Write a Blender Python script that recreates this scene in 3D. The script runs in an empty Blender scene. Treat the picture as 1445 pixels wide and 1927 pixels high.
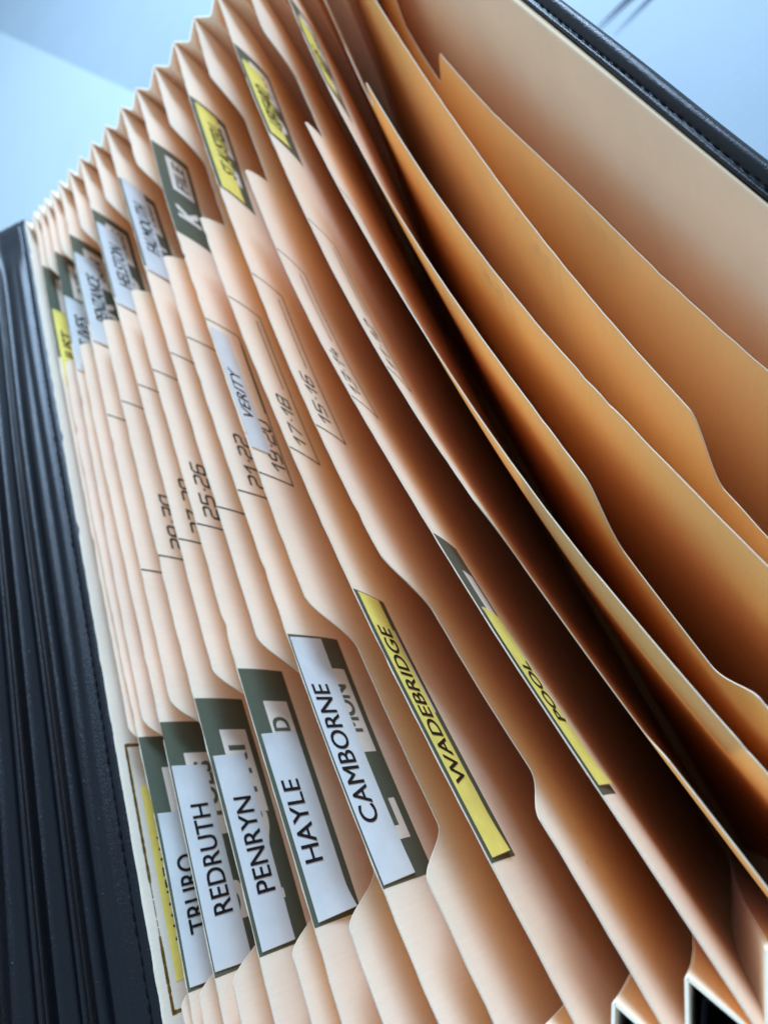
import bpy, bmesh, math, random
import numpy as np
from mathutils import Vector, Matrix
random.seed(3)
sc = bpy.context.scene

# ------------------------------------------------------------------ camera
ZT = 0.250                      # height of the dividers' top edges above the table
cam_d = bpy.data.cameras.new('camera')
cam = bpy.data.objects.new('camera', cam_d); sc.collection.objects.link(cam)
R_ = Vector((0.75610692, -0.35570169, -0.54934383))
U_ = Vector((0.55283623, 0.79638059, 0.24525509))
F_ = Vector((-0.35024911, 0.48913624, -0.79879365))
m = Matrix((R_, U_, -F_)).transposed().to_4x4(); m.translation = Vector((0, 0, ZT + 0.12))
cam.matrix_world = m
cam_d.sensor_fit = 'VERTICAL'; cam_d.sensor_height = 36.0; cam_d.sensor_width = 27.0
cam_d.lens = 1300.0 / 1927.0 * 36.0
cam_d.clip_start = 0.005; cam_d.clip_end = 50
cam_d.dof.use_dof = True; cam_d.dof.focus_distance = 0.134
cam_d.dof.aperture_fstop = 15.5
sc.camera = cam

# ------------------------------------------------------------------ light
w = bpy.data.worlds.new('World'); sc.world = w; w.use_nodes = True
bg = w.node_tree.nodes['Background']
bg.inputs['Color'].default_value = (0.50, 0.71, 1.0, 1)
bg.inputs['Strength'].default_value = 1.15
def area(name, loc, target, sx, sy, power, col):
    l = bpy.data.lights.new(name, 'AREA'); l.shape = 'RECTANGLE'; l.size = sx; l.size_y = sy
    l.energy = power; l.color = col
    o = bpy.data.objects.new(name, l); sc.collection.objects.link(o)
    o.location = loc
    o.rotation_euler = (Vector(target) - Vector(loc)).to_track_quat('-Z', 'Y').to_euler()
    return o
area('window_light', (0.45, 1.20, ZT + 0.45), (-0.10, 0.45, ZT), 0.42, 0.42, 36.0, (0.50, 0.71, 1.0))

sc.view_settings.view_transform = 'Standard'; sc.view_settings.look = 'None'
sc.view_settings.exposure = 0.0; sc.view_settings.gamma = 1.0
cy = sc.cycles
cy.max_bounces = 20; cy.diffuse_bounces = 18; cy.glossy_bounces = 4; cy.transmission_bounces = 18
cy.use_adaptive_sampling = True; cy.adaptive_threshold = 0.01
cy.use_denoising = True
cy.sample_clamp_indirect = 6.0

# ------------------------------------------------------------------ materials
def mat(name, col, rough=0.6, spec=0.3, noise=None, bump=None, grain=None, sheen=0):
    """noise=(scale, amount) colour mottling; bump=(scale, strength, distance)"""
    ma = bpy.data.materials.new(name); ma.use_nodes = True
    nt = ma.node_tree; b = nt.nodes['Principled BSDF']
    b.inputs['Base Color'].default_value = (*col, 1)
    b.inputs['Roughness'].default_value = rough
    b.inputs['Specular IOR Level'].default_value = spec
    tc = nt.nodes.new('ShaderNodeTexCoord')
    if noise:
        n = nt.nodes.new('ShaderNodeTexNoise'); n.inputs['Scale'].default_value = noise[0]
        n.inputs['Detail'].default_value = 6; n.inputs['Roughness'].default_value = 0.65
        nt.links.new(tc.outputs['Object'], n.inputs['Vector'])
        r = nt.nodes.new('ShaderNodeMapRange'); r.inputs[1].default_value = 0.3; r.inputs[2].default_value = 0.7
        r.inputs[3].default_value = 1 - noise[1]; r.inputs[4].default_value = 1 + noise[1]
        nt.links.new(n.outputs['Fac'], r.inputs[0])
        mx = nt.nodes.new('ShaderNodeVectorMath'); mx.operation = 'SCALE'
        mx.inputs[0].default_value = col
        nt.links.new(r.outputs[0], mx.inputs['Scale']); nt.links.new(mx.outputs[0], b.inputs['Base Color'])
    if bump:
        n = nt.nodes.new('ShaderNodeTexNoise'); n.inputs['Scale'].default_value = bump[0]
        n.inputs['Detail'].default_value = 4
        nt.links.new(tc.outputs['Object'], n.inputs['Vector'])
        bp = nt.nodes.new('ShaderNodeBump'); bp.inputs['Strength'].default_value = bump[1]
        bp.inputs['Distance'].default_value = bump[2]
        nt.links.new(n.outputs['Fac'], bp.inputs['Height']); nt.links.new(bp.outputs[0], b.inputs['Normal'])
    return ma

PAPER_COL = (0.98, 0.965, 0.80)
BACK_GLOW_COL = (0.995, 0.685, 0.32)       # back of the boards, orange glow of the gaps put into its colour
def fibres(ma, col):
    nt = ma.node_tree; b = nt.nodes['Principled BSDF']
    tc = nt.nodes.new('ShaderNodeTexCoord'); out = None
    facs = []
    for vec, amt in (((60, 1400, 90), .035), ((22, 35, 45), .06), ((1500, 1500, 1500), .03)):
        mp = nt.nodes.new('ShaderNodeMapping'); mp.inputs['Scale'].default_value = vec
        n = nt.nodes.new('ShaderNodeTexNoise'); n.inputs['Scale'].default_value = 1; n.inputs['Detail'].default_value = 3
        nt.links.new(tc.outputs['Object'], mp.inputs['Vector']); nt.links.new(mp.outputs[0], n.inputs['Vector'])
        r = nt.nodes.new('ShaderNodeMapRange'); r.inputs[1].default_value = .3; r.inputs[2].default_value = .7
        r.inputs[3].default_value = 1 - amt; r.inputs[4].default_value = 1 + amt * .3
        nt.links.new(n.outputs['Fac'], r.inputs[0]); facs.append(r.outputs[0])
    a_ = facs[0]
    for f in facs[1:]:
        m_ = nt.nodes.new('ShaderNodeMath'); m_.operation = 'MULTIPLY'
        nt.links.new(a_, m_.inputs[0]); nt.links.new(f, m_.inputs[1]); a_ = m_.outputs[0]
    # rare faint brown specks
    v = nt.nodes.new('ShaderNodeTexVoronoi'); v.inputs['Scale'].default_value = 70
    nt.links.new(tc.outputs['Object'], v.inputs['Vector'])
    r = nt.nodes.new('ShaderNodeMapRange'); r.inputs[1].default_value = .02; r.inputs[2].default_value = .035; r.inputs[3].default_value = .55; r.inputs[4].default_value = 1
    nt.links.new(v.outputs['Distance'], r.inputs[0])
    m_ = nt.nodes.new('ShaderNodeMath'); m_.operation = 'MULTIPLY'; nt.links.new(a_, m_.inputs[0]); nt.links.new(r.outputs[0], m_.inputs[1])
    sc_ = nt.nodes.new('ShaderNodeVectorMath'); sc_.operation = 'SCALE'; sc_.inputs[0].default_value = col
    nt.links.new(m_.outputs[0], sc_.inputs['Scale']); nt.links.new(sc_.outputs[0], b.inputs['Base Color'])
paper = mat('cream_board', PAPER_COL, 0.62, 0.22, bump=(2600, 0.14, 0.0002))
fibres(paper, PAPER_COL)
buff = mat('glow_tinted_board_back', BACK_GLOW_COL, 0.8, 0.1, bump=(2600, 0.14, 0.0002))
fibres(buff, BACK_GLOW_COL)
def make_translucent(ma, fac, col):
    nt = ma.node_tree; b = nt.nodes['Principled BSDF']; out = nt.nodes['Material Output']
    tr = nt.nodes.new('ShaderNodeBsdfTranslucent'); tr.inputs['Color'].default_value = (*col, 1)
    mx = nt.nodes.new('ShaderNodeMixShader'); mx.inputs[0].default_value = fac
    nt.links.new(b.outputs[0], mx.inputs[1]); nt.links.new(tr.outputs[0], mx.inputs[2]); nt.links.new(mx.outputs[0], out.inputs['Surface'])
make_translucent(paper, 0.36, (1.0, 0.73, 0.26))
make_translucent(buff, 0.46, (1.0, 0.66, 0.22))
gusset_m = mat('gusset_board', (0.96, 0.80, 0.58), 0.7, 0.15, bump=(2600, 0.14, 0.0002))
fibres(gusset_m, (0.96, 0.80, 0.58))
cutedge = mat('cut_board_edge', (0.62, 0.48, 0.34), 0.8, 0.1, noise=(3000, 0.15), bump=(5000, 0.4, 0.0003))
liner = mat('liner_board', (0.88, 0.62, 0.38), 0.75, 0.15, noise=(60, 0.04), bump=(2600, 0.1, 0.0002))
green = mat('green_print', (0.082, 0.100, 0.068), 0.42, 0.55, noise=(2500, 0.16), bump=(3500, 0.15, 0.0002))
ink = mat('green_black_ink', (0.035, 0.038, 0.026), 0.5, 0.3, noise=(4000, 0.2))
window_m = mat('unprinted_board', (0.74, 0.64, 0.52), 0.55, 0.3, noise=(1500, 0.05))
white = mat('white_label_paper', (0.60, 0.61, 0.58), 0.42, 0.45, noise=(120, 0.05), bump=(500, 0.10, 0.0004))
yellow = mat('yellow_label_paper', (0.82, 0.68, 0.15), 0.45, 0.4, noise=(160, 0.10), bump=(900, 0.12, 0.0003))
black_ink = mat('black_toner', (0.006, 0.007, 0.010), 0.4, 0.4)
gold = mat('worn_gold_foil', (0.22, 0.125, 0.02), 0.38, 0.6, noise=(1500, 0.45), bump=(2500, 0.5, 0.0003))
blackcloth = mat('black_binding_cloth', (0.006, 0.006, 0.007), 0.85, 0.1, noise=(500, 0.3), bump=(1500, 0.3, 0.0004))
thread = mat('black_thread', (0.004, 0.004, 0.005), 0.85, 0.08)

def leather(name, col, rough, scale, dist):
    ma = bpy.data.materials.new(name); ma.use_nodes = True
    nt = ma.node_tree; b = nt.nodes['Principled BSDF']
    b.inputs['Base Color'].default_value = (*col, 1); b.inputs['Roughness'].default_value = rough
    b.inputs['Specular IOR Level'].default_value = 0.28
    tc = nt.nodes.new('ShaderNodeTexCoord')
    v = nt.nodes.new('ShaderNodeTexVoronoi'); v.feature = 'F1'; v.inputs['Scale'].default_value = scale
    n = nt.nodes.new('ShaderNodeTexNoise'); n.inputs['Scale'].default_value = scale * 0.6; n.inputs['Detail'].default_value = 5
    nt.links.new(tc.outputs['Object'], n.inputs['Vector'])
    ad = nt.nodes.new('ShaderNodeMixRGB'); ad.blend_type = 'LINEAR_LIGHT'; ad.inputs[0].default_value = 0.0012
    nt.links.new(tc.outputs['Object'], ad.inputs[1]); nt.links.new(n.outputs['Color'], ad.inputs[2])
    nt.links.new(ad.outputs[0], v.inputs['Vector'])
    bp = nt.nodes.new('ShaderNodeBump'); bp.inputs['Strength'].default_value = 0.8; bp.inputs['Distance'].default_value = dist
    bp.invert = True
    mx = nt.nodes.new('ShaderNodeMath'); mx.operation = 'ADD'
    nt.links.new(v.outputs['Distance'], mx.inputs[0]); nt.links.new(n.outputs['Fac'], mx.inputs[1])
    nt.links.new(mx.outputs[0], bp.inputs['Height']); nt.links.new(bp.outputs[0], b.inputs['Normal'])
    # dust specks: lighter, rougher dots
    d = nt.nodes.new('ShaderNodeTexVoronoi'); d.inputs['Scale'].default_value = 190
    nt.links.new(tc.outputs['Object'], d.inputs['Vector'])
    cr = nt.nodes.new('ShaderNodeMapRange'); cr.inputs[1].default_value = 0.045; cr.inputs[2].default_value = 0.02
    nt.links.new(d.outputs['Distance'], cr.inputs[0])
    mc = nt.nodes.new('ShaderNodeMixRGB'); mc.inputs[1].default_value = (*col, 1); mc.inputs[2].default_value = (0.09, 0.10, 0.11, 1)
    nt.links.new(cr.outputs[0], mc.inputs[0]); nt.links.new(mc.outputs[0], b.inputs['Base Color'])
    return ma
leather_flap = leather('black_leathercloth', (0.0016, 0.0020, 0.0034), 0.34, 2000, 0.00006)
leather_rim = leather('black_leather_rim', (0.005, 0.005, 0.005), 0.30, 2600, 0.00005)
table_m = mat('pale_blue_tabletop', (0.27, 0.32, 0.345), 0.6, 0.2, noise=(14, 0.03), bump=(420, 0.25, 0.0010))
pale_zone_m = mat('pale_zone', (0.38, 0.44, 0.43), 0.45, 0.4, noise=(10, 0.02))
streak_m = mat('dark_streak', (0.05, 0.06, 0.08), 0.5, 0.4)

# ------------------------------------------------------------------ helpers
def link(name, me, parent=None, label=None):
    o = bpy.data.objects.new(name, me); sc.collection.objects.link(o)
    if parent is not None: o.parent = parent
    if label: o['label'] = label
    return o
def build(name, verts, faces, mats, parent=None, label=None, smooth=True, midx=None):
    me = bpy.data.meshes.new(name); me.from_pydata([tuple(map(float, v)) for v in verts], [], faces)
    for mm in (mats if isinstance(mats, (list, tuple)) else [mats]): me.materials.append(mm)
    if midx is not None: me.polygons.foreach_set('material_index', midx)
    me.polygons.foreach_set('use_smooth', [smooth] * len(me.polygons))
    me.update()
    return link(name, me, parent, label)
def sstep(a, b, x):
    t = min(1, max(0, (x - a) / (b - a))); return t * t * (3 - 2 * t)

# ------------------------------------------------------------------ divider shapes (measured top lines: y -> x)
Y0, Y1 = -0.030, 0.295
H = 0.236
TOP = {
 1: [(.002,-.1425),(.188,-.1439),(.240,-.1442),(.295,-.1430)],
 2: [(.002,-.1400),(.034,-.1396),(.091,-.1411),(.128,-.1416),(.172,-.1420),(.295,-.1393)],
 3: [(.001,-.1370),(.090,-.1377),(.125,-.1374),(.193,-.1365),(.248,-.1357),(.295,-.1352)],
 4: [(-.001,-.1313),(.032,-.1314),(.087,-.1321),(.121,-.1325),(.165,-.1330),(.295,-.1305)],
 5: [(-.002,-.1265),(.084,-.1268),(.160,-.1269),(.199,-.1264),(.240,-.1264),(.295,-.1250)],
 6: [(-.004,-.1179),(.026,-.1179),(.051,-.1184),(.080,-.1193),(.113,-.1194),(.154,-.1196),(.189,-.1194),(.295,-.1186)],
 7: [(-.006,-.1090),(.003,-.1092),(.075,-.1110),(.147,-.1110),(.182,-.1114),(.224,-.1120),(.261,-.1120),(.295,-.1113)],
 8: [(-.008,-.1020),(.021,-.1024),(.044,-.1030),(.071,-.1036),(.102,-.1035),(.141,-.1037),(.175,-.1040),(.295,-.1034)],
 9: [(-.011,-.0932),(-.001,-.0942),(.050,-.0950),(.097,-.0954),(.134,-.0956),(.206,-.0956),(.262,-.0955),(.295,-.0945)],
 10: [(-.013,-.0822),(-.004,-.0832),(.014,-.0847),(.036,-.0861),(.061,-.0868),(.091,-.0874),(.128,-.0881),(.160,-.0883),(.295,-.0845)],
 11: [(-.016,-.0719),(-.008,-.0729),(.030,-.0767),(.060,-.0787),(.086,-.0796),(.121,-.0798),(.189,-.0795),(.232,-.0786),(.259,-.0766),(.295,-.0751)],
 12: [(-.020,-.0584),(-.011,-.0595),(.006,-.0615),(.026,-.0636),(.050,-.0659),(.078,-.0677),(.112,-.0690),(.143,-.0698),(.178,-.0697),(.230,-.0684),(.273,-.0656),(.295,-.0640)],
 13: [(-.023,-.0457),(-.015,-.0467),(.001,-.0485),(.035,-.0540),(.072,-.0581),(.105,-.0597),(.134,-.0602),(.167,-.0598),(.207,-.0587),(.256,-.0560),(.295,-.0524)],
 14: [(-.026,-.0336),(-.019,-.0345),(-.003,-.0366),(.015,-.0391),(.037,-.0420),(.063,-.0446),(.095,-.0473),(.124,-.0493),(.157,-.0499),(.193,-.0487),(.240,-.0464),(.271,-.0440),(.295,-.0408)],
 15: [(-.030,-.0200),(-.008,-.0232),(.020,-.0278),(.055,-.0326),(.086,-.0358),(.113,-.0374),(.144,-.0380),(.179,-.0373),(.220,-.0355),(.253,-.0332),(.295,-.0292)],
 16: [(-.030,-.0085),(.004,-.0149),(.024,-.0182),(.048,-.0217),(.076,-.0241),(.101,-.0253),(.131,-.0260),(.165,-.0259),(.205,-.0246),(.247,-.0222),(.268,-.0198),(.295,-.0170)],
 17: [(-.030,-.0020),(.010,-.0095),(.041,-.0121),(.068,-.0137),(.092,-.0152),(.120,-.0162),(.153,-.0163),(.193,-.0146),(.219,-.0128),(.237,-.0112),(.246,-.0100),(.295,-.0055)],
 18: [(-.030,.0105),(.010,.0050),(.032,.0018),(.058,-.0015),(.081,-.0040),(.109,-.0057),(.140,-.0063),(.165,-.0058),(.204,-.0042),(.250,.0005),(.295,.0060)],
 19: [(-.030,.0160),(.030,.0095),(.071,.0069),(.096,.0061),(.124,.0061),(.158,.0070),(.184,.0082),(.213,.0099),(.295,.0165)],
 20: [(-.030,.0300),(.020,.0245),(.059,.0200),(.083,.0181),(.111,.0167),(.145,.0142),(.176,.0137),(.200,.0150),(.240,.0190),(.295,.0260)],
}
# lean of the surface (degrees, + = the board leans right) at depth 0, 10 mm and 20-40 mm, along y
LEAN = {
 0: ([(0, -2)], [(0, -2)], [(0, -2)]),
 1: ([(0, -6)], [(0, 0)], [(0, 5)]),
 10: ([(0, -5), (.15, -6), (.25, -9)], [(0, -3), (.25, -3)], [(0, 4), (.25, 6)]),
 11: ([(0, 1), (.15, -4), (.25, -9)], [(0, 3), (.25, -3)], [(0, 8), (.25, 6)]),
 12: ([(0, 7), (.06, 6), (.15, -3), (.25, -9)], [(0, 9), (.06, 9), (.15, 3), (.25, -1)], [(0, 12), (.25, 7)]),
 13: ([(0, 5), (.15, -2), (.25, -10)], [(0, 8), (.15, 5), (.25, -2)], [(0, 11), (.15, 9), (.25, 5)]),
 14: ([(0, 4), (.06, 4), (.15, 0), (.25, -8)], [(0, 10), (.15, 7), (.25, 0)], [(0, 14), (.15, 10), (.25, 8)]),
 15: ([(-.03, 17), (0, 16), (.05, 9), (.12, 3), (.25, -9)], [(-.03, 14), (.05, 12), (.25, -2)], [(0, 11), (.25, 9)]),
 16: ([(-.03, 20), (.03, 19), (.08, 14), (.12, 9), (.17, 2), (.25, -5)], [(-.03, 16), (.05, 15), (.12, 11), (.25, 2)], [(0, 10), (.25, 9)]),
 17: ([(-.03, 18), (.05, 18), (.12, 15), (.18, 10), (.24, 0)], [(0, 14), (.12, 14), (.24, 4)], [(0, 11), (.25, 9)]),
 18: ([(-.03, 18), (.10, 18), (.20, 14), (.30, 8)], [(0, 15), (.3, 12)], [(0, 12), (.3, 11)]),
 19: ([(-.03, 16), (.10, 18), (.30, 12)], [(0, 16), (.3, 14)], [(0, 14), (.3, 13)]),
 20: ([(-.03, 16), (.30, 16)], [(0, 16)], [(0, 15)]),
}
for n in range(2, 10): LEAN[n] = LEAN[1]
def smooth_curve(pts, cont=True):
    ys = np.linspace(Y0 - .01, Y1 + .01, 400); px = [p[0] for p in pts]; pv = [p[1] for p in pts]
    v = np.interp(ys, px, pv)
    # linear continuation past the ends
    s0 = (pv[1] - pv[0]) / (px[1] - px[0]) if cont else 0; v = np.where(ys < px[0], pv[0] + (ys - px[0]) * s0, v)
    k = np.exp(-0.5 * (np.arange(-30, 31) * (ys[1] - ys[0]) / 0.008) ** 2); k /= k.sum()
    pad = np.concatenate([2 * v[0] - v[30:0:-1], v, 2 * v[-1] - v[-2:-32:-1]])
    return ys, np.convolve(pad, k, 'valid')
TOPC = {n: smooth_curve(p) for n, p in TOP.items()}
LEAC = {n: [smooth_curve(q, False) for q in p] for n, p in LEAN.items()}
TOPC[0] = (TOPC[1][0], TOPC[1][1] * 0 - 0.1487)
ZD = {17: .002, 18: .005, 19: .009, 20: .014}   # the boards fanned furthest right stand a little lower
for n in ZD:
    k_ = (.12 + ZD[n]) / .12
    TOPC[n] = (TOPC[n][0] * k_, TOPC[n][1] * k_)
def zz(n, d): q = ZD.get(n, 0.0); return ZT - q - d * (H - q) / H
def top_x(n, y): c = TOPC[n]; return float(np.interp(y, c[0], c[1]))
def bot_x(n): return -0.088 + (n - 10.5) * 0.0038
_kd = [0, .010, .020, .040]
def sx(n, y, d):
    """x of divider n at length y and depth d under its full top edge"""
    xt = top_x(n, y); xb = bot_x(n)
    s0, s1, s2 = [math.tan(math.radians(float(np.interp(y, c[0], c[1])))) for c in LEAC[n]]
    def drop(d):
        if d <= .010: return s0 * d + (s1 - s0) * d * d / .020
        e = (s0 + s1) * .005
        if d <= .020: u = d - .010; return e + s1 * u + (s2 - s1) * u * u / .020
        e += (s1 + s2) * .005
        return e + s2 * (min(d, .040) - .020)
    x = xt - drop(d)
    if d > .040:
        u = (d - .040) / (H - .040); m0 = -s2 * (H - .040)
        p1 = xb; m1 = (xb - x)
        h00 = 2*u**3 - 3*u**2 + 1; h10 = u**3 - 2*u**2 + u; h01 = 1 - h00; h11 = u**3 - u**2
        x = h00 * x + h10 * m0 + h01 * p1 + h11 * m1
    return x
def nrm(n, y, d):
    ax = sx(n, y, d + 1e-4) - sx(n, y, d - 1e-4)
    ay = sx(n, y + 1e-4, d) - sx(n, y - 1e-4, d)
    v = Vector((1, -ay / 2e-4, ax / 2e-4)); v.normalize(); return v
def pt(n, y, d, off=0.0):
    return Vector((sx(n, y, d), y, zz(n, d))) + nrm(n, y, d) * off
RD = 0.0135
def notch(n, y):
    """depth of the thumb recess in the top edge"""
    if n < 1: return 0.0
    if n % 2 == 1:     # recess over the near tab
        a, b = {15: (.0635, .0085), 17: (.0550, .0110), 19: (.0580, .0110), 13: (.0655, .0092), 11: (.0680, .0080)}.get(n, (.0665, .0060))
        return RD * min(sstep(a, a - 0.0125, y) if y > 0.03 else 1, sstep(b - 0.003, b + 0.0065, y))
    a, b = {16: (.2505, .1990), 18: (.2515, .1990), 20: (.2480, .1970)}.get(n, (.2560, .2045))
    return RD * min(sstep(a, a - 0.0125, y) if y > .22 else 1, sstep(b - 0.003, b + 0.0065, y))

# ------------------------------------------------------------------ the file
root = bpy.data.objects.new('expanding_file', None); sc.collection.objects.link(root)
root.location = (0, 0, 0)
root['label'] = 'black expanding file fanned open, cream dividers with town name labels, on the pale table'
root['category'] = 'expanding file'

T = 0.00026
def ysamples():
    ys = set(np.round(np.linspace(Y0, Y1, 110), 5))
    for a, b in ((0.001, 0.019), (0.041, 0.070), (0.193, 0.214), (0.235, 0.258)):
        ys |= set(np.round(np.arange(a, b, 0.0006), 5))
    return sorted(ys)
YS = ysamples()
DS = [0, .0006, .0015, .003, .0055, .009, .014, .02, .028, .038, .052, .070, .095, .125, .160, .200, H]
def make_divider(n, label, thick=T):
    ys = YS; nd = len(DS); rnd = random.Random(n)
    fr = [rnd.uniform(200, 900) for _ in range(4)]; ph = [rnd.uniform(0, 6) for _ in range(4)]
    nicks = [(rnd.uniform(.0, .28), rnd.uniform(.0006, .002), rnd.uniform(.0002, .0006)) for _ in range(4)]
    verts = []; faces = []; mi = []
    for y in ys:
        d0 = notch(n, y) + sum(a_ * math.exp(-((y - c_) / w_) ** 2) for c_, w_, a_ in nicks) + sum(math.sin(y * f + p) for f, p in zip(fr, ph)) * 0.00004 + rnd.uniform(-1, 1) * 0.00003
        for k, dd in enumerate(DS):
            d = d0 + dd * (H - d0) / H
            verts.append(pt(n, y, d, 0.0))
        for k, dd in enumerate(DS):
            d = d0 + dd * (H - d0) / H
            verts.append(pt(n, y, d, -thick))
    S = 2 * nd
    for i in range(len(ys) - 1):
        a = i * S; b = a + S
        for k in range(nd - 1):
            faces.append((a + k, a + k + 1, b + k + 1, b + k)); mi.append(0)
            faces.append((a + nd + k, b + nd + k, b + nd + k + 1, a + nd + k + 1)); mi.append(2)
        faces.append((a, b, b + nd, a + nd)); mi.append(1)
        faces.append((a + nd - 1, a + 2 * nd - 1, b + 2 * nd - 1, b + nd - 1)); mi.append(0)
    for a in (0, (len(ys) - 1) * S):
        for k in range(nd - 1):
            f = (a + k, a + nd + k, a + nd + k + 1, a + k + 1)
            faces.append(f if a == 0 else f[::-1]); mi.append(1)
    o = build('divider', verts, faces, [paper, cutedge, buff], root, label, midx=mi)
    me = o.data
    # crisp top edge
    me.polygons.foreach_set('use_smooth', [m_ != 1 for m_ in mi])
    o.data.set_sharp_from_angle(angle=math.radians(40))
    return o

# flat prints that follow the bent divider
class Print:
    def __init__(s, n): s.n = n; s.v = []; s.f = []; s.m = []; s.mats = []
    def mi(s, m_):
        if m_ not in s.mats: s.mats.append(m_)
        return s.mats.index(m_)
    def quad(s, y0, y1, d0, d1, off, m_, corners=None, sub=None, lift=None):
        """corners: four (y,d) for a skewed quad: (y0,d0),(y1,d0),(y1,d1),(y0,d1)"""
        c = corners or [(y0, d0), (y1, d0), (y1, d1), (y0, d1)]
        ny = sub or max(1, int(abs(y1 - y0) / 0.0015) if not corners else max(2, int(abs(c[1][0] - c[0][0]) / 0.0015)))
        nd = max(1, int(abs(c[3][1] - c[0][1]) / 0.0015))
        b = len(s.v); k = s.mi(m_)
        for i in range(ny + 1):
            u = i / ny
            for j in range(nd + 1):
                t = j / nd
                y = (c[0][0] * (1 - u) + c[1][0] * u) * (1 - t) + (c[3][0] * (1 - u) + c[2][0] * u) * t
                d = (c[0][1] * (1 - u) + c[1][1] * u) * (1 - t) + (c[3][1] * (1 - u) + c[2][1] * u) * t
                o = off + (lift(u, t) if lift else 0)
                s.v.append(pt(s.n, y, max(d, 0.00002), o))
        for i in range(ny):
            for j in range(nd):
                a = b + i * (nd + 1) + j
                s.f.append((a, a + 1, a + nd + 2, a + nd + 1)); s.m.append(k)
    def stroke(s, pts, wd, off, m_):
        """flat pen stroke through (y,d) points with round-ish joints"""
        k = s.mi(m_)
        for (a, b_) in zip(pts[:-1], pts[1:]):
            dy = b_[0] - a[0]; dd = b_[1] - a[1]; ln = math.hypot(dy, dd) or 1e-9
            ey = dy / ln * wd * .35; ed = dd / ln * wd * .35
            py = -dd / ln * wd / 2; pd = dy / ln * wd / 2
            ns = max(1, int(ln / 0.004)); base = len(s.v)
            for i in range(ns + 1):
                u = i / ns
                y = (a[0] - ey) * (1 - u) + (b_[0] + ey) * u; d = (a[1] - ed) * (1 - u) + (b_[1] + ed) * u
                for sg in (1, -1):
                    s.v.append(pt(s.n, y + sg * py, max(d + sg * pd, 0.00002), off))
            for i in range(ns):
                q = base + 2 * i; s.f.append((q, q + 1, q + 3, q + 2)); s.m.append(k)
    def text(s, string, ya, yb, dcap, dbase, off, m_, bold=0.0, slant=0.0):
        """letters fitted between ya (start) and yb (end), cap line dcap, baseline dbase"""
        if bold:
            cap_ = abs(dbase - dcap)
            for q_, (ey, ed) in enumerate(((-1, -1), (1, -1), (-1, 1), (1, 1), (0, 0))):
                s.text(string, ya + ey * bold * cap_, yb + ey * bold * cap_, dcap + ed * bold * cap_, dbase + ed * bold * cap_, off + q_ * 5e-6, m_, 0.0, slant)
            return
        cu = bpy.data.curves.new('t', 'FONT'); cu.body = string; cu.size = 1; cu.resolution_u = 4
        ob = bpy.data.objects.new('t', cu); sc.collection.objects.link(ob)
        dg = bpy.context.evaluated_depsgraph_get()
        me = bpy.data.meshes.new_from_object(ob.evaluated_get(dg))
        bm = bmesh.new(); bm.from_mesh(me); bmesh.ops.triangulate(bm, faces=bm.faces[:])
        kx = (yb - ya) / max(1e-6, max(v.co.x for v in bm.verts) - min(v.co.x for v in bm.verts)); ky = abs(dbase - dcap) / .7
        for _ in range(3):
            lg = [e for e in bm.edges if math.hypot((e.verts[0].co.x - e.verts[1].co.x) * kx, (e.verts[0].co.y - e.verts[1].co.y) * ky) > .0011]
            if not lg: break
            bmesh.ops.subdivide_edges(bm, edges=lg, cuts=1); bmesh.ops.triangulate(bm, faces=[f for f in bm.faces if len(f.verts) > 3])
        bm.to_mesh(me); bm.free()
        xs = [v.co.x for v in me.vertices]; yy = [v.co.y for v in me.vertices]
        x0, x1, y0_, y1_ = min(xs), max(xs), min(yy), max(yy)
        k = s.mi(m_); b = len(s.v)
        for v in me.vertices:
            tx = (v.co.x - x0) / (x1 - x0); ty = (v.co.y - y0_) / (y1_ - y0_)
            y = ya + (yb - ya) * tx + slant * (ty - .5); d = dbase + (dcap - dbase) * ty
            s.v.append(pt(s.n, y, d, off))
        for p in me.polygons:
            s.f.append(tuple(b + i for i in p.vertices)); s.m.append(k)
        bpy.data.objects.remove(ob); bpy.data.meshes.remove(me); bpy.data.curves.remove(cu)
    def done(s, name, parent, label=None):
        if not s.v: return None
        return build(name, s.v, s.f, s.mats, parent, label, smooth=True, midx=s.m)

SEG = {  # squared technical numerals on a 1 x 2 cell (x, y up)
 '0': [[(0,.3),(0,1.7),(.3,2),(1,2),(1,.3),(.7,0),(.2,0),(0,.3)]],
 '1': [[(.05,1.4),(.62,2),(.62,0)]],
 '2': [[(0,2),(.8,2),(1,1.75),(1,1.2),(.8,1),(.25,1),(0,.75),(0,0),(1,0)]],
 '3': [[(0,2),(1,2),(1,.25),(.8,0),(0,0)],[(.3,1.05),(1,1.05)]],
 '4': [[(.15,2),(0,.75),(1,.75)],[(.75,1.3),(.75,0)]],
 '5': [[(1,2),(0,2),(0,1.1),(.75,1.1),(1,.9),(1,.25),(.8,0),(0,0)]],
 '6': [[(1,2),(.2,2),(0,1.75),(0,.25),(.2,0),(.8,0),(1,.25),(1,.9),(.8,1.1),(0,1.1)]],
 '7': [[(0,2),(1,2),(.45,0)]],
 '8': [[(0,0),(1,0),(1,1.8),(.85,2),(.15,2),(0,1.8),(0,0)],[(0,1.05),(1,1.05)]],
 '9': [[(0,0),(.8,0),(1,.25),(1,1.75),(.8,2),(.2,2),(0,1.75),(0,1.1),(.2,.9),(1,.9)]],
}
def numerals(p, string, y, dbase, cap, off, m_, wd=0.00078):
    cw = cap * 0.66
    for ch in string:
        if ch == '-':
            p.quad(y + cap * .10, y + cap * .26, dbase - cap * .56, dbase - cap * .40, off, m_); y += cap * 0.48; continue
        for line in SEG[ch]:
            p.stroke([(y + a * cw, dbase - b * cap / 2) for a, b in line], wd, off, m_)
        y += cap * (0.80 if ch == '1' else 0.92)
    return y

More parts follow.
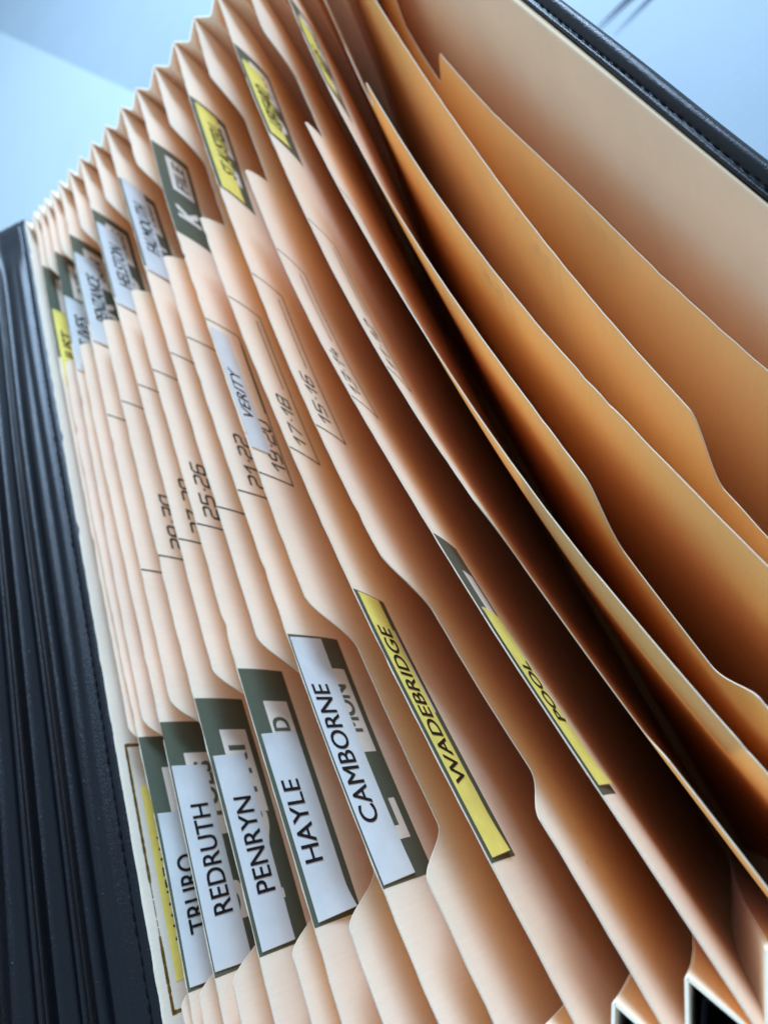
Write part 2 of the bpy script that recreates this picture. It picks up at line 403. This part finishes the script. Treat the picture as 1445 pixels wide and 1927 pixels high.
O1, O2, O3, O4, O5 = 0.00004, 0.00008, 0.00012, 0.00024, 0.00034
DAYS = {20: '1-2', 19: '3-4', 18: '5-6', 17: '7-8', 16: '9-10', 15: '11-12', 14: '13-14', 13: '15-16', 12: '17-18',
        11: '19-20', 10: '21-22', 9: '23-24', 8: '25-26', 7: '27-28', 6: '29-30', 5: '31'}
LETTER = {14: 'H', 13: 'I', 12: 'J', 11: 'K', 10: 'L', 9: 'M', 8: 'N', 7: 'O', 6: 'P Q', 5: 'R', 4: 'S', 3: 'T', 2: 'U', 15: 'G', 16: 'F', 17: 'E', 1: 'W'}
WORD = {10: 'MON', 8: 'WED', 6: 'FRI', 4: 'TUES', 14: 'ES', 11: 'FILE', 9: 'TUES', 7: 'THURS', 5: 'SUN', 12: 'SAT', 13: 'MON', 15: 'JAN', 3: 'DEC', 2: 'NOV', 17: 'MAR', 16: 'FEB', 1: 'OCT'}
# place label: text, colour, label (y near, y far), (d top, d bottom), text (y near, y far), (cap, base)
TOWN = {
 2: ('TRURO', white, (.0060, .0428), (.0007, .0106), (.0156, .0325), (.0034, .0079)),
 4: ('REDRUTH', white, (.0066, .0510), (.0004, .0105), (.0168, .0412), (.0034, .0080)),
 6: ('PENRYN', white, (.0062, .0476), (.0008, .0106), (.0167, .0374), (.0036, .0084)),
 8: ('HAYLE', white, (.0067, .0459), (.0010, .0128), (.0175, .0350), (.0027, .0073)),
 10: ('CAMBORNE', white, (.0076, .0615), (.0002, .0108), (.0190, .0497), (.0018, .0067)),
 12: ('WADEBRIDGE', yellow, (.0042, .0618), (.0012, .0112), (.0178, .0535), (.0031, .0074)),
 14: ('POOL', yellow, (.0072, .0438), (.0009, .0112), (.0195, .0325), (.0034, .0070)),
 1: ('ST JUST', yellow, (.1925, .2335), (.0010, .0100), (.1985, .2225), (.0030, .0075)),
 3: ('ST IVES', white, (.1935, .2325), (.0004, .0096), (.2045, .2240), (.0034, .0080)),
 5: ('PENZANCE', white, (.1988, .2480), (.0004, .0098), (.2118, .2384), (.0040, .0086)),
 7: ('HELSTON', white, (.2037, .2510), (.0006, .0105), (.2165, .2410), (.0040, .0086)),
 9: ('FALMOUTH', white, (.2048, .2595), (.0008, .0106), (.2178, .2470), (.0038, .0084)),
 13: ('ST AUSTELL', yellow, (.2075, .2560), (.0016, .0108), (.2195, .2490), (.0052, .0094)),
 15: ('LISKEARD', yellow, (.2080, .2500), (.0010, .0100), (.2165, .2390), (.0035, .0078)),
 17: ('BUDE', yellow, (.2080, .2460), (.0010, .0090), (.2200, .2330), (.0035, .0076)),
}
def town_label(n):
    s, m_, (a, b), (d0, d1), _, _ = TOWN[n]
    return s, ('yellow' if m_ is yellow else 'white')
for n in range(1, 21):
    end = 'near' if n % 2 == 0 else 'far'
    if n in TOWN: lab = f'cream divider whose {end} tab carries the {town_label(n)[1]} {TOWN[n][0]} label'
    elif n == 11: lab = 'cream divider with green K tab at its far end and white VERITY slip midway'
    elif n in DAYS: lab = f'cream divider printed {DAYS[n]} in its middle box'
    else: lab = None
    dv = make_divider(n, lab)
    # green index tab print, with window and letter left unprinted
    if n in LETTER:
        g0, g1 = (.0036, .0625) if n % 2 == 0 else (.2068, .2592)
        w_0 = g0; g0 = {14: .0056, 12: .0034, 10: .0070, 8: .0060, 6: .0055, 4: .0055, 2: .0052}.get(n, g0)
        p = Print(n)
        gd = {14: .0128, 12: .0148, 10: .0178, 8: .0152, 6: .0158}.get(n, .0165)
        p.quad(g0, g1, 0.00003, gd, O1, green)
        g00 = g0; g0 = w_0
        w0, w1 = (g0 + .030, g0 + .0505) if n % 2 == 0 else (g0 + .0275, g0 + .0475)
        p.quad(w0, w1, .0048, gd - .0022, O2, window_m)
        wd_ = WORD[n]; L_ = min(.0150, .0036 * len(wd_)); 
        if n == 14: p.text(wd_, w0 + .0018, w0 + .0095, .0056, .0100, O3, green, bold=.03)
        else: p.text(wd_, (w0 + w1) / 2 - L_ / 2, (w0 + w1) / 2 + L_ / 2 + .0006, gd - .0094, gd - .0042, O3, green, bold=.03)
        lt = LETTER[n]; Lw = .0075 if len(lt) == 1 else .019
        p.text(lt, g0 + .0115, g0 + .0115 + Lw, .0040, gd - .0034, O2, window_m, bold=.045)
        p.done('printed_tab', dv)
    if n in TOWN:
        s, m_, (a, b), (d0, d1), (ta, tb), (tc_, tbase) = TOWN[n]
        p = Print(n); rr = random.Random(n * 7); sk = rr.uniform(-1, 1) * .0004
        ca, cb = rr.uniform(.0001, .0005), rr.uniform(.0001, .0004)
        if n == 8: ca = .0011
        lift = lambda u, t: ca * (max(0, .14 - u) / .14) ** 1.5 * t + cb * (max(0, u - .9) / .1) ** 1.5 * (1 - t)
        p.quad(a, b, d0, d1, O4, m_, corners=[(a, d0 + sk * .5), (b, d0), (b + sk, d1), (a + sk, d1 - sk * .5)], lift=lift)
        p.quad(a - .00008, b + .00008, 0, 0, O4 - .00007, cutedge, corners=[(a - .00010, d0 + sk * .5), (b + .00010, d0), (b + .00010 + sk, d1 + .00010), (a + sk - .00010, d1 - sk * .5 + .00010)])
        cap = .0053 if m_ is white else .0060
        for q_, (ey, ed) in enumerate(((0, 0), (.00009, 0), (0, .00009), (.00009, .00009))):
            p.text(s, ta + ey, tb + ey, tc_ - .0003 + ed, tc_ - .0003 + cap + ed, O5 + q_ * .000004, black_ink)
        p.done('paper_label', dv)
    if n in DAYS:
        p = Print(n); wl = .00055
        p.stroke([(.1050, .0001), (.1050, .0132), (.1641, .0132), (.1641, .0001)], wl, O1, ink)
        nb = {5: .0190, 6: .0104, 7: .0106, 8: .0088, 9: .0152, 10: .0108, 11: .0120, 12: .0094, 13: .0090, 14: .0078}.get(n, .0090)
        ye = numerals(p, DAYS[n], .1085, nb, .0049, O1, ink)
        p.stroke([(max(ye + .0012, .1315), nb + .0006), (.1600, nb + .0008)], .00045, O1, ink)
        p.done('printed_box', dv)
    if n == 11:
        p = Print(n)
        p.quad(.1137, .1605, .0004, .0076, O4, white, corners=[(.1137, .0006), (.1605, .0003), (.1605, .0070), (.1137, .0080)])
        p.text('VERITY', .1252, .1440, .0018, .0058, O5, black_ink, slant=.0006)
        p.done('paper_label', dv)

# ------------------------------------------------------------------ pleated gussets between the dividers
GT = 0.00055
GD = [0.0003, .004, .010, .02, .035, .055, .08, .11, .15, .19, H - .002]
def gusset(n, yend, inward, mats, thick, name, gap=0.0, extra=0.0):
    """one V pleat joining divider n to n+1"""
    verts = []; faces = []
    e = -.00015
    for d in GD:
        a = Vector((sx(n, yend, d) + e, yend - gap, zz(n, d) - extra)); b = Vector((sx(n + 1, yend, d) - T - e, yend - gap, zz(n + 1, d) - extra))
        mid = (a + b) / 2 + Vector((0.0, inward * (1 - 0.25 * d / H), 0))
        path = [a, a * .5 + mid * .5, mid * .94 + a * .06, mid * .94 + b * .06, b * .5 + mid * .5, b]
        sgn = 1 if inward > 0 else -1
        for s_ in (0, 1):
            for q, pnt in enumerate(path):
                t = Vector((path[min(q + 1, 5)].x - path[max(q - 1, 0)].x, path[min(q + 1, 5)].y - path[max(q - 1, 0)].y, 0))
                t.normalize(); nn = Vector((-t.y, t.x, 0))
                verts.append(pnt + nn * (thick if s_ else 0) * (-sgn))
    K = 12
    for i in range(len(GD) - 1):
        for s_ in (0, 1):
            for q in range(5):
                a = i * K + s_ * 6 + q; f = (a, a + 1, a + K + 1, a + K)
                faces.append(f if s_ else f[::-1])
    for q in range(5): faces.append((q, q + 1, q + 7, q + 6))
    o = build(name, verts, faces, mats, root)
    o.data.set_sharp_from_angle(angle=math.radians(30))
    return o
for n in range(0, 20):
    gusset(n, Y0 + .0005, .0098, gusset_m, GT, 'gusset_pleat')
    gusset(n, Y1 - .0005, -.0098, gusset_m, GT, 'gusset_pleat')
    gusset(n, Y0 - .0010, .0080, blackcloth, .0004, 'cloth_pleat', gap=.0002, extra=.0025)
for dv in [c for c in root.children if c.name.startswith('gusset_pleat')]:
    pass

# ------------------------------------------------------------------ front board with gold frame and yellow label
def slab(name, prof, y0, y1, mats, parent, ny=2, label=None, midx=None, closed=True, sharp=35):
    """extrude a closed XZ outline along y"""
    N = len(prof); verts = []; faces = []
    for i in range(ny + 1):
        y = y0 + (y1 - y0) * i / ny
        for (x, z) in prof: verts.append((x, y, z))
    for i in range(ny):
        for q in range(N if closed else N - 1):
            a = i * N + q; b = i * N + (q + 1) % N
            faces.append((a, b, b + N, a + N))
    if closed:
        faces.append(tuple(range(N - 1, -1, -1))); faces.append(tuple(ny * N + q for q in range(N)))
    o = build(name, verts, faces, mats, parent, label)
    o.data.set_sharp_from_angle(angle=math.radians(sharp))
    return o
fb = make_divider(0, 'thick cream front board with worn gold frame and yellow NANPEAN label', thick=.0006)
fb.data.materials[1] = paper
fb.name = 'front_board'
p = Print(0); rr = random.Random(5)
def worn(p, pts, wd):
    for a, b in zip(pts[:-1], pts[1:]):
        k = max(2, int(math.hypot(b[0] - a[0], b[1] - a[1]) / .0006))
        for i in range(k):
            u0, u1 = i / k, (i + 1) / k
            ww = wd * rr.uniform(.75, 1.1)
            yy = a[0] * (1 - u0) + b[0] * u0
            if .018 < yy < .030 and abs(b[0] - a[0]) > .01:
                ww *= .35 if rr.random() < .8 else 0
            if ww <= 0: continue
            p.stroke([(a[0] * (1 - u0) + b[0] * u0, a[1] * (1 - u0) + b[1] * u0), (a[0] * (1 - u1) + b[0] * u1, a[1] * (1 - u1) + b[1] * u1)], ww, O1, gold)
worn(p, [(.0030, .0150), (.0030, .0026), (.0640, .0026), (.0640, .0150)], .00085)
p.done('gold_frame', fb)
p = Print(0)
p.quad(.0085, .0530, .0048, .0125, O2, yellow)
p.text('NANPEAN', .0165, .0400, .0066, .0112, O3, black_ink)
p.done('paper_label', fb)

# ------------------------------------------------------------------ ribbed black flap folded back over the front board
ZC = ZT + 0.12
prof = [(-.1494, -.1225), (-.1492, -.1203), (-.1510, -.1193), (-.1545, -.1185), (-.1580, -.1172), (-.1620, -.1155), (-.1660, -.1135), (-.1700, -.1112),
        (-.1745, -.1083), (-.1800, -.1052), (-.1870, -.1025), (-.1960, -.1012), (-.2060, -.1022), (-.2160, -.1065), (-.2250, -.1140), (-.2310, -.1240), (-.2350, -.1400), (-.2375, -.1650), (-.2385, -.2200), (-.2390, -.3400)]
P = np.array(prof); seg = np.hypot(*np.diff(P, axis=0).T); cum = np.concatenate([[0], np.cumsum(seg)])
ss = np.concatenate([np.arange(0, .11, .00035), np.arange(.11, cum[-1], .004)])
PX = np.interp(ss, cum, P[:, 0]); PZ = np.interp(ss, cum, P[:, 1])
k = np.exp(-0.5 * (np.arange(-12, 13) / 5.0) ** 2); k /= k.sum()
def sm(a):
    h = len(np.arange(0, .11, .00035)); b = a.copy()
    c = np.convolve(np.pad(a[:h], 12, mode='edge'), k, 'valid'); b[2:h - 14] = c[2:h - 14]; return b
PX, PZ = sm(PX), sm(PZ)
ribs = [(.0080, .0016, .0012), (.0120, .0020, .0016), (.0190, .0015, .0030), (.0280, .0017, .0036), (.0380, .0019, .0038), (.046, .002, .0024), (.055, .002, .0024), (.064, .002, .0024), (.073, .002, .0024), (.082, .002, .0024)]
nyf = 90; verts = []; faces = []
ysf = np.linspace(Y0 - .012, .2975, nyf + 1)
for iy, y in enumerate(ysf):
    far = sstep(.285, .296, y)
    for j, s_ in enumerate(ss):
        h = 0
        for c_, wd, am in ribs:
            cc = c_ * (1 - .07 * (y / .3)) + .0003 * math.sin(y * 25 + c_ * 900)
            h += am * math.exp(-((s_ - cc) / wd) ** 2)
        groove = -.0005 * math.exp(-((s_ - .0052) / .00035) ** 2)
        h = h * (1 - .85 * sstep(.262, .284, y)) + groove
        h += -.0006 * math.exp(-((y - .2835) / .0009) ** 2)
        h += .0004 * math.sin(y * 38 + s_ * 60) * min(1, s_ / .01)
        a = max(j - 1, 0); b = min(j + 1, len(ss) - 1)
        tx, tz = PX[b] - PX[a], PZ[b] - PZ[a]; ln = math.hypot(tx, tz); nx, nz = tz / ln, -tx / ln
        if nz < 0 and s_ < .05: nx, nz = -nx, -nz
        sag = .0
        verts.append((PX[j] + nx * h, y, ZC + PZ[j] + nz * h - sag))
N = len(ss); NV = len(verts)
for i in range(nyf):
    for j in range(N - 1):
        a = i * N + j; faces.append((a, a + N, a + N + 1, a + 1))
for i in range(nyf + 1):   # underside
    for j in range(N):
        v = verts[i * N + j]; verts.append((v[0] + .0002, v[1], v[2] - .0010))
for i in range(nyf):
    for j in range(N - 1):
        a = NV + i * N + j; faces.append((a, a + 1, a + N + 1, a + N))
for j in range(N - 1):
    for i in (0, nyf):
        a = i * N + j; b = NV + a; faces.append((a, a + 1, b + 1, b) if i == 0 else (a, b, b + 1, a + 1))
for i in range(nyf):
    a = i * N; b = NV + a; faces.append((a, b, b + N, a + N))
flap = build('ribbed_flap', verts, faces, leather_flap, root)
def stitches(name, parent, path, ln, gap, rad, m_, wob=.0):
    """short oval stitches along a polyline of 3-D points"""
    vs = []; fs = []; rr = random.Random(9)
    pts = [Vector(q) for q in path]; L_ = [0]
    for a, b in zip(pts[:-1], pts[1:]): L_.append(L_[-1] + (b - a).length)
    arr = np.array([tuple(q) for q in pts])
    def at(s): return Vector([float(np.interp(s, L_, arr[:, c])) for c in range(3)])
    s = 0
    while s + ln < L_[-1]:
        a, b = at(s), at(s + ln * rr.uniform(.85, 1.05)); t = (b - a).normalized()
        jit = Vector((rr.uniform(-1, 1), 0, rr.uniform(-1, 1))) * wob; a += jit; b += jit
        u = t.cross(Vector((0, 0, 1))).normalized(); v_ = t.cross(u)
        base = len(vs)
        for fr_, rd in ((0, .25), (.25, 1), (.75, 1), (1, .25)):
            c = a + (b - a) * fr_
            for q in range(6):
                an = q / 6 * 2 * math.pi; vs.append(c + (u * math.cos(an) + v_ * math.sin(an)) * rad * rd)
        for r_ in range(3):
            for q in range(6):
                i0 = base + r_ * 6 + q; i1 = base + r_ * 6 + (q + 1) % 6
                fs.append((i0, i1, i1 + 6, i0 + 6))
        fs.append(tuple(base + q for q in range(5, -1, -1))); fs.append(tuple(base + 18 + q for q in range(6)))
        s += ln + gap
    return build(name, vs, fs, m_, parent)
js = int(.0052 / .00035)
stitches('stitching', flap, [(verts[i * N + js][0], verts[i * N + js][1], verts[i * N + js][2] + .0001) for i in range(0, nyf - 4)], .0024, .0007, .00030, thread, .0001)

# ------------------------------------------------------------------ back cover: cream lining, black padded rim
cx, cz = .0352, -.1195        # inner top edge of the lining, relative to the camera height
lean = math.tan(math.radians(17))
CSK = lambda y: .0020 - .040 * (y - .0766)
def cxz(d, off=0): return (cx - lean * d + off, ZC + cz - d)
cover = slab('back_cover', [cxz(.001, .0012), cxz(.24, .0012), cxz(.24, .0042), cxz(.001, .0042)], Y0 - .006, .40, leather_rim, root, 30)
lin = []
nl = 60
verts = []; faces = []
for i in range(nl + 1):
    y = Y0 - .004 + (.398 - (Y0 - .004)) * i / nl
    for j, d in enumerate([0, .0008, .01, .03, .06, .1, .16, .235]):
        bow = .0006 * math.sin(y * 17 + 1) * math.exp(-d / .05)
        x, z = cxz(d, bow); verts.append((x, y, z))
    for j, d in enumerate([0, .0008, .01, .03, .06, .1, .16, .235]):
        x, z = cxz(d, .0009); verts.append((x, y, z))
for i in range(nl):
    for j in range(7):
        a = i * 16 + j; faces.append((a, a + 16, a + 17, a + 1)); b = a + 8; faces.append((b, b + 1, b + 17, b + 16))
    faces.append((i * 16, i * 16 + 8, i * 16 + 24, i * 16 + 16))
lining = build('lining_board', verts, faces, liner, cover)
# padded roll: outline in XZ around the cover's top
rim = []
for (dx, dz) in [(.0011, -.0030), (.0010, .0002), (.0012, .0012), (.0022, .0016), (.0030, .0012), (.0036, .0009), (.0042, .0016), (.0052, .0029), (.0068, .0037), (.0084, .0035),
                 (.0098, .0024), (.0106, .0006), (.0106, -.0016), (.0098, -.0036), (.0084, -.0052), (.0066, -.0060), (.0050, -.0060)]:
    rim.append((cx + .0010 + (dx - .0010) * .52, ZC + cz + dz * (.6 if dz > 0 else 1)))
# refine the outline
RP = np.array(rim); t0 = np.arange(len(RP)); t1 = np.linspace(0, len(RP) - 1, 70)
rx = np.interp(t1, t0, RP[:, 0]); rz = np.interp(t1, t0, RP[:, 1])
kk = np.exp(-0.5 * (np.arange(-6, 7) / 2.4) ** 2); kk /= kk.sum()
rx[6:-6] = np.convolve(rx, kk, 'valid'); rz[6:-6] = np.convolve(rz, kk, 'valid')
verts = []; faces = []; nr = 160; K = 70
for i in range(nr + 1):
    y = Y0 - .008 + (.405 - (Y0 - .008)) * i / nr
    for q in range(K):
        wv = .00008 * math.sin(y * 90 + q * .2)
        verts.append((rx[q] + wv, y, rz[q] + wv * .6))
for i in range(nr):
    for q in range(K - 1):
        a = i * K + q; faces.append((a, a + K, a + K + 1, a + 1))
    faces.append((i * K + K - 1, (i + 1) * K + K - 1, (i + 1) * K, i * K))
faces.append(tuple(range(K))); faces.append(tuple(nr * K + q for q in range(K - 1, -1, -1)))
rimo = build('padded_rim', verts, faces, leather_rim, cover)
qs = int(np.argmin(np.abs(rx[:40] - (cx + .0024)) + (rz[:40] < ZC + cz) * 1))
stitches('stitching', rimo, [(cx + .0024 + CSK(y), y, ZC + cz + .0008) for y in np.linspace(Y0, .40, 60)], .0022, .0006, .00014, thread, .00006)
# black sheet added below the near gussets to darken the view through their notches
vs_ = []; 
for xx in np.linspace(-.150, .045, 24):
    for k_ in range(8):
        u = k_ / 7; d = .008 + (H - .010) * (1 - u)
        fx = (xx + .05) * (1 - .45 * (1 - u)) - .05 - .02 * (1 - u)
        vs_.append((fx, Y0 - .004 - .030 * u ** 2 + .001 * math.sin(xx * 300), ZT - d))
fs_ = []; q_ = len(vs_)
for i in range(23):
    for k_ in range(7):
        a = i * 8 + k_; fs_.append((a, a + 8, a + 9, a + 1)); fs_.append((q_ + a, q_ + a + 1, q_ + a + 9, q_ + a + 8))
    a = i * 8 + 7; fs_.append((a, a + 8, q_ + a + 8, q_ + a))
vs_ += [(x, y - .0012, z) for x, y, z in vs_]
build('dark_backing', vs_, fs_, blackcloth, root)
for o_ in (cover, lining, rimo):
    for v in o_.data.vertices: v.co.x += .0020 - .040 * (v.co.y - .0766)
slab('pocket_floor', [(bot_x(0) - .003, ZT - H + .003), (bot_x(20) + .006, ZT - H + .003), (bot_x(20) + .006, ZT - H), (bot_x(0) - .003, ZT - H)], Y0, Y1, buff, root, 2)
# base board joining everything
slab('base_board', [(bot_x(0) - .004, ZT - H - .0005), (bot_x(20) + .010, ZT - H - .0005), (bot_x(20) + .010, .0005), (bot_x(0) - .004, .0005)], Y0 - .006, Y1 + .006, blackcloth, root, 2)

# ------------------------------------------------------------------ surroundings
def rounded_box(name, x0, x1, y0, y1, z0, z1, m_, bev, **kw):
    bm = bmesh.new(); bmesh.ops.create_cube(bm, size=1)
    for v in bm.verts: v.co = Vector((x0 + (v.co.x + .5) * (x1 - x0), y0 + (v.co.y + .5) * (y1 - y0), z0 + (v.co.z + .5) * (z1 - z0)))
    bmesh.ops.bevel(bm, geom=bm.edges[:], offset=bev, segments=3, affect='EDGES')
    me = bpy.data.meshes.new(name); bm.to_mesh(me); bm.free(); me.materials.append(m_)
    return link(name, me)
tb = rounded_box('table', -3, 3, -2, 5, -.04, 0, table_m, .004); tb['kind'] = 'structure'
# thin flat slab forming the paler zone beyond the left end
d_ = Vector((.188, -.472, 0)).normalized(); nn = Vector((-d_.y, d_.x, 0)) * -1
a_ = Vector((-.456, 1.451, 0)) - d_ * 1.2; b_ = Vector((-.268, .979, 0)) + d_ * .52
c_ = [a_, b_, b_ + nn * 1.3, a_ + nn * 1.3]
build('pale_zone', [(v.x, v.y, .0015) for v in c_] + [(v.x, v.y, .0055) for v in c_],
      [(0, 3, 2, 1), (4, 5, 6, 7), (0, 1, 5, 4), (1, 2, 6, 5), (2, 3, 7, 6), (3, 0, 4, 7)], pale_zone_m, smooth=False)
pp = bpy.data.objects['pale_zone']; pp['label'] = 'pale blue white flat zone behind the ribbed flap'; pp['category'] = 'panel'
def tube(name, pts, rad, m_, parent=None):
    vs = []; fs = []; K = 8
    for i, q in enumerate(pts):
        q = Vector(q); t = (Vector(pts[min(i + 1, len(pts) - 1)]) - Vector(pts[max(i - 1, 0)])).normalized()
        u = t.cross(Vector((0, 0, 1))).normalized(); v_ = u.cross(t)
        r_ = rad * min(1, (i + .4) / 4)
        for k_ in range(K):
            an = k_ / K * 2 * math.pi; vs.append(q + (u * math.cos(an) + v_ * math.sin(an)) * r_)
    for i in range(len(pts) - 1):
        for k_ in range(K):
            a = i * K + k_; b = i * K + (k_ + 1) % K; fs.append((a, b, b + K, a + K))
    return build(name, vs, fs, m_, parent)
streak = bpy.data.objects.new('streak', None); sc.collection.objects.link(streak); streak.location = (0, 0, 0)  # dark double line on the table, built as two thin tubes
streak['label'] = 'thin dark double cord lying on the pale table beyond the black padded rim'; streak['category'] = 'streak'
tube('streak_line', [(.118 + .012 * i, .4330 + .0006 * i + .0008 * math.sin(i), .0016) for i in range(24)], .0013, streak_m, streak)
tube('streak_line', [(.128 + .012 * i, .4190 + .0012 * i, .0012) for i in range(24)], .0009, streak_m, streak)
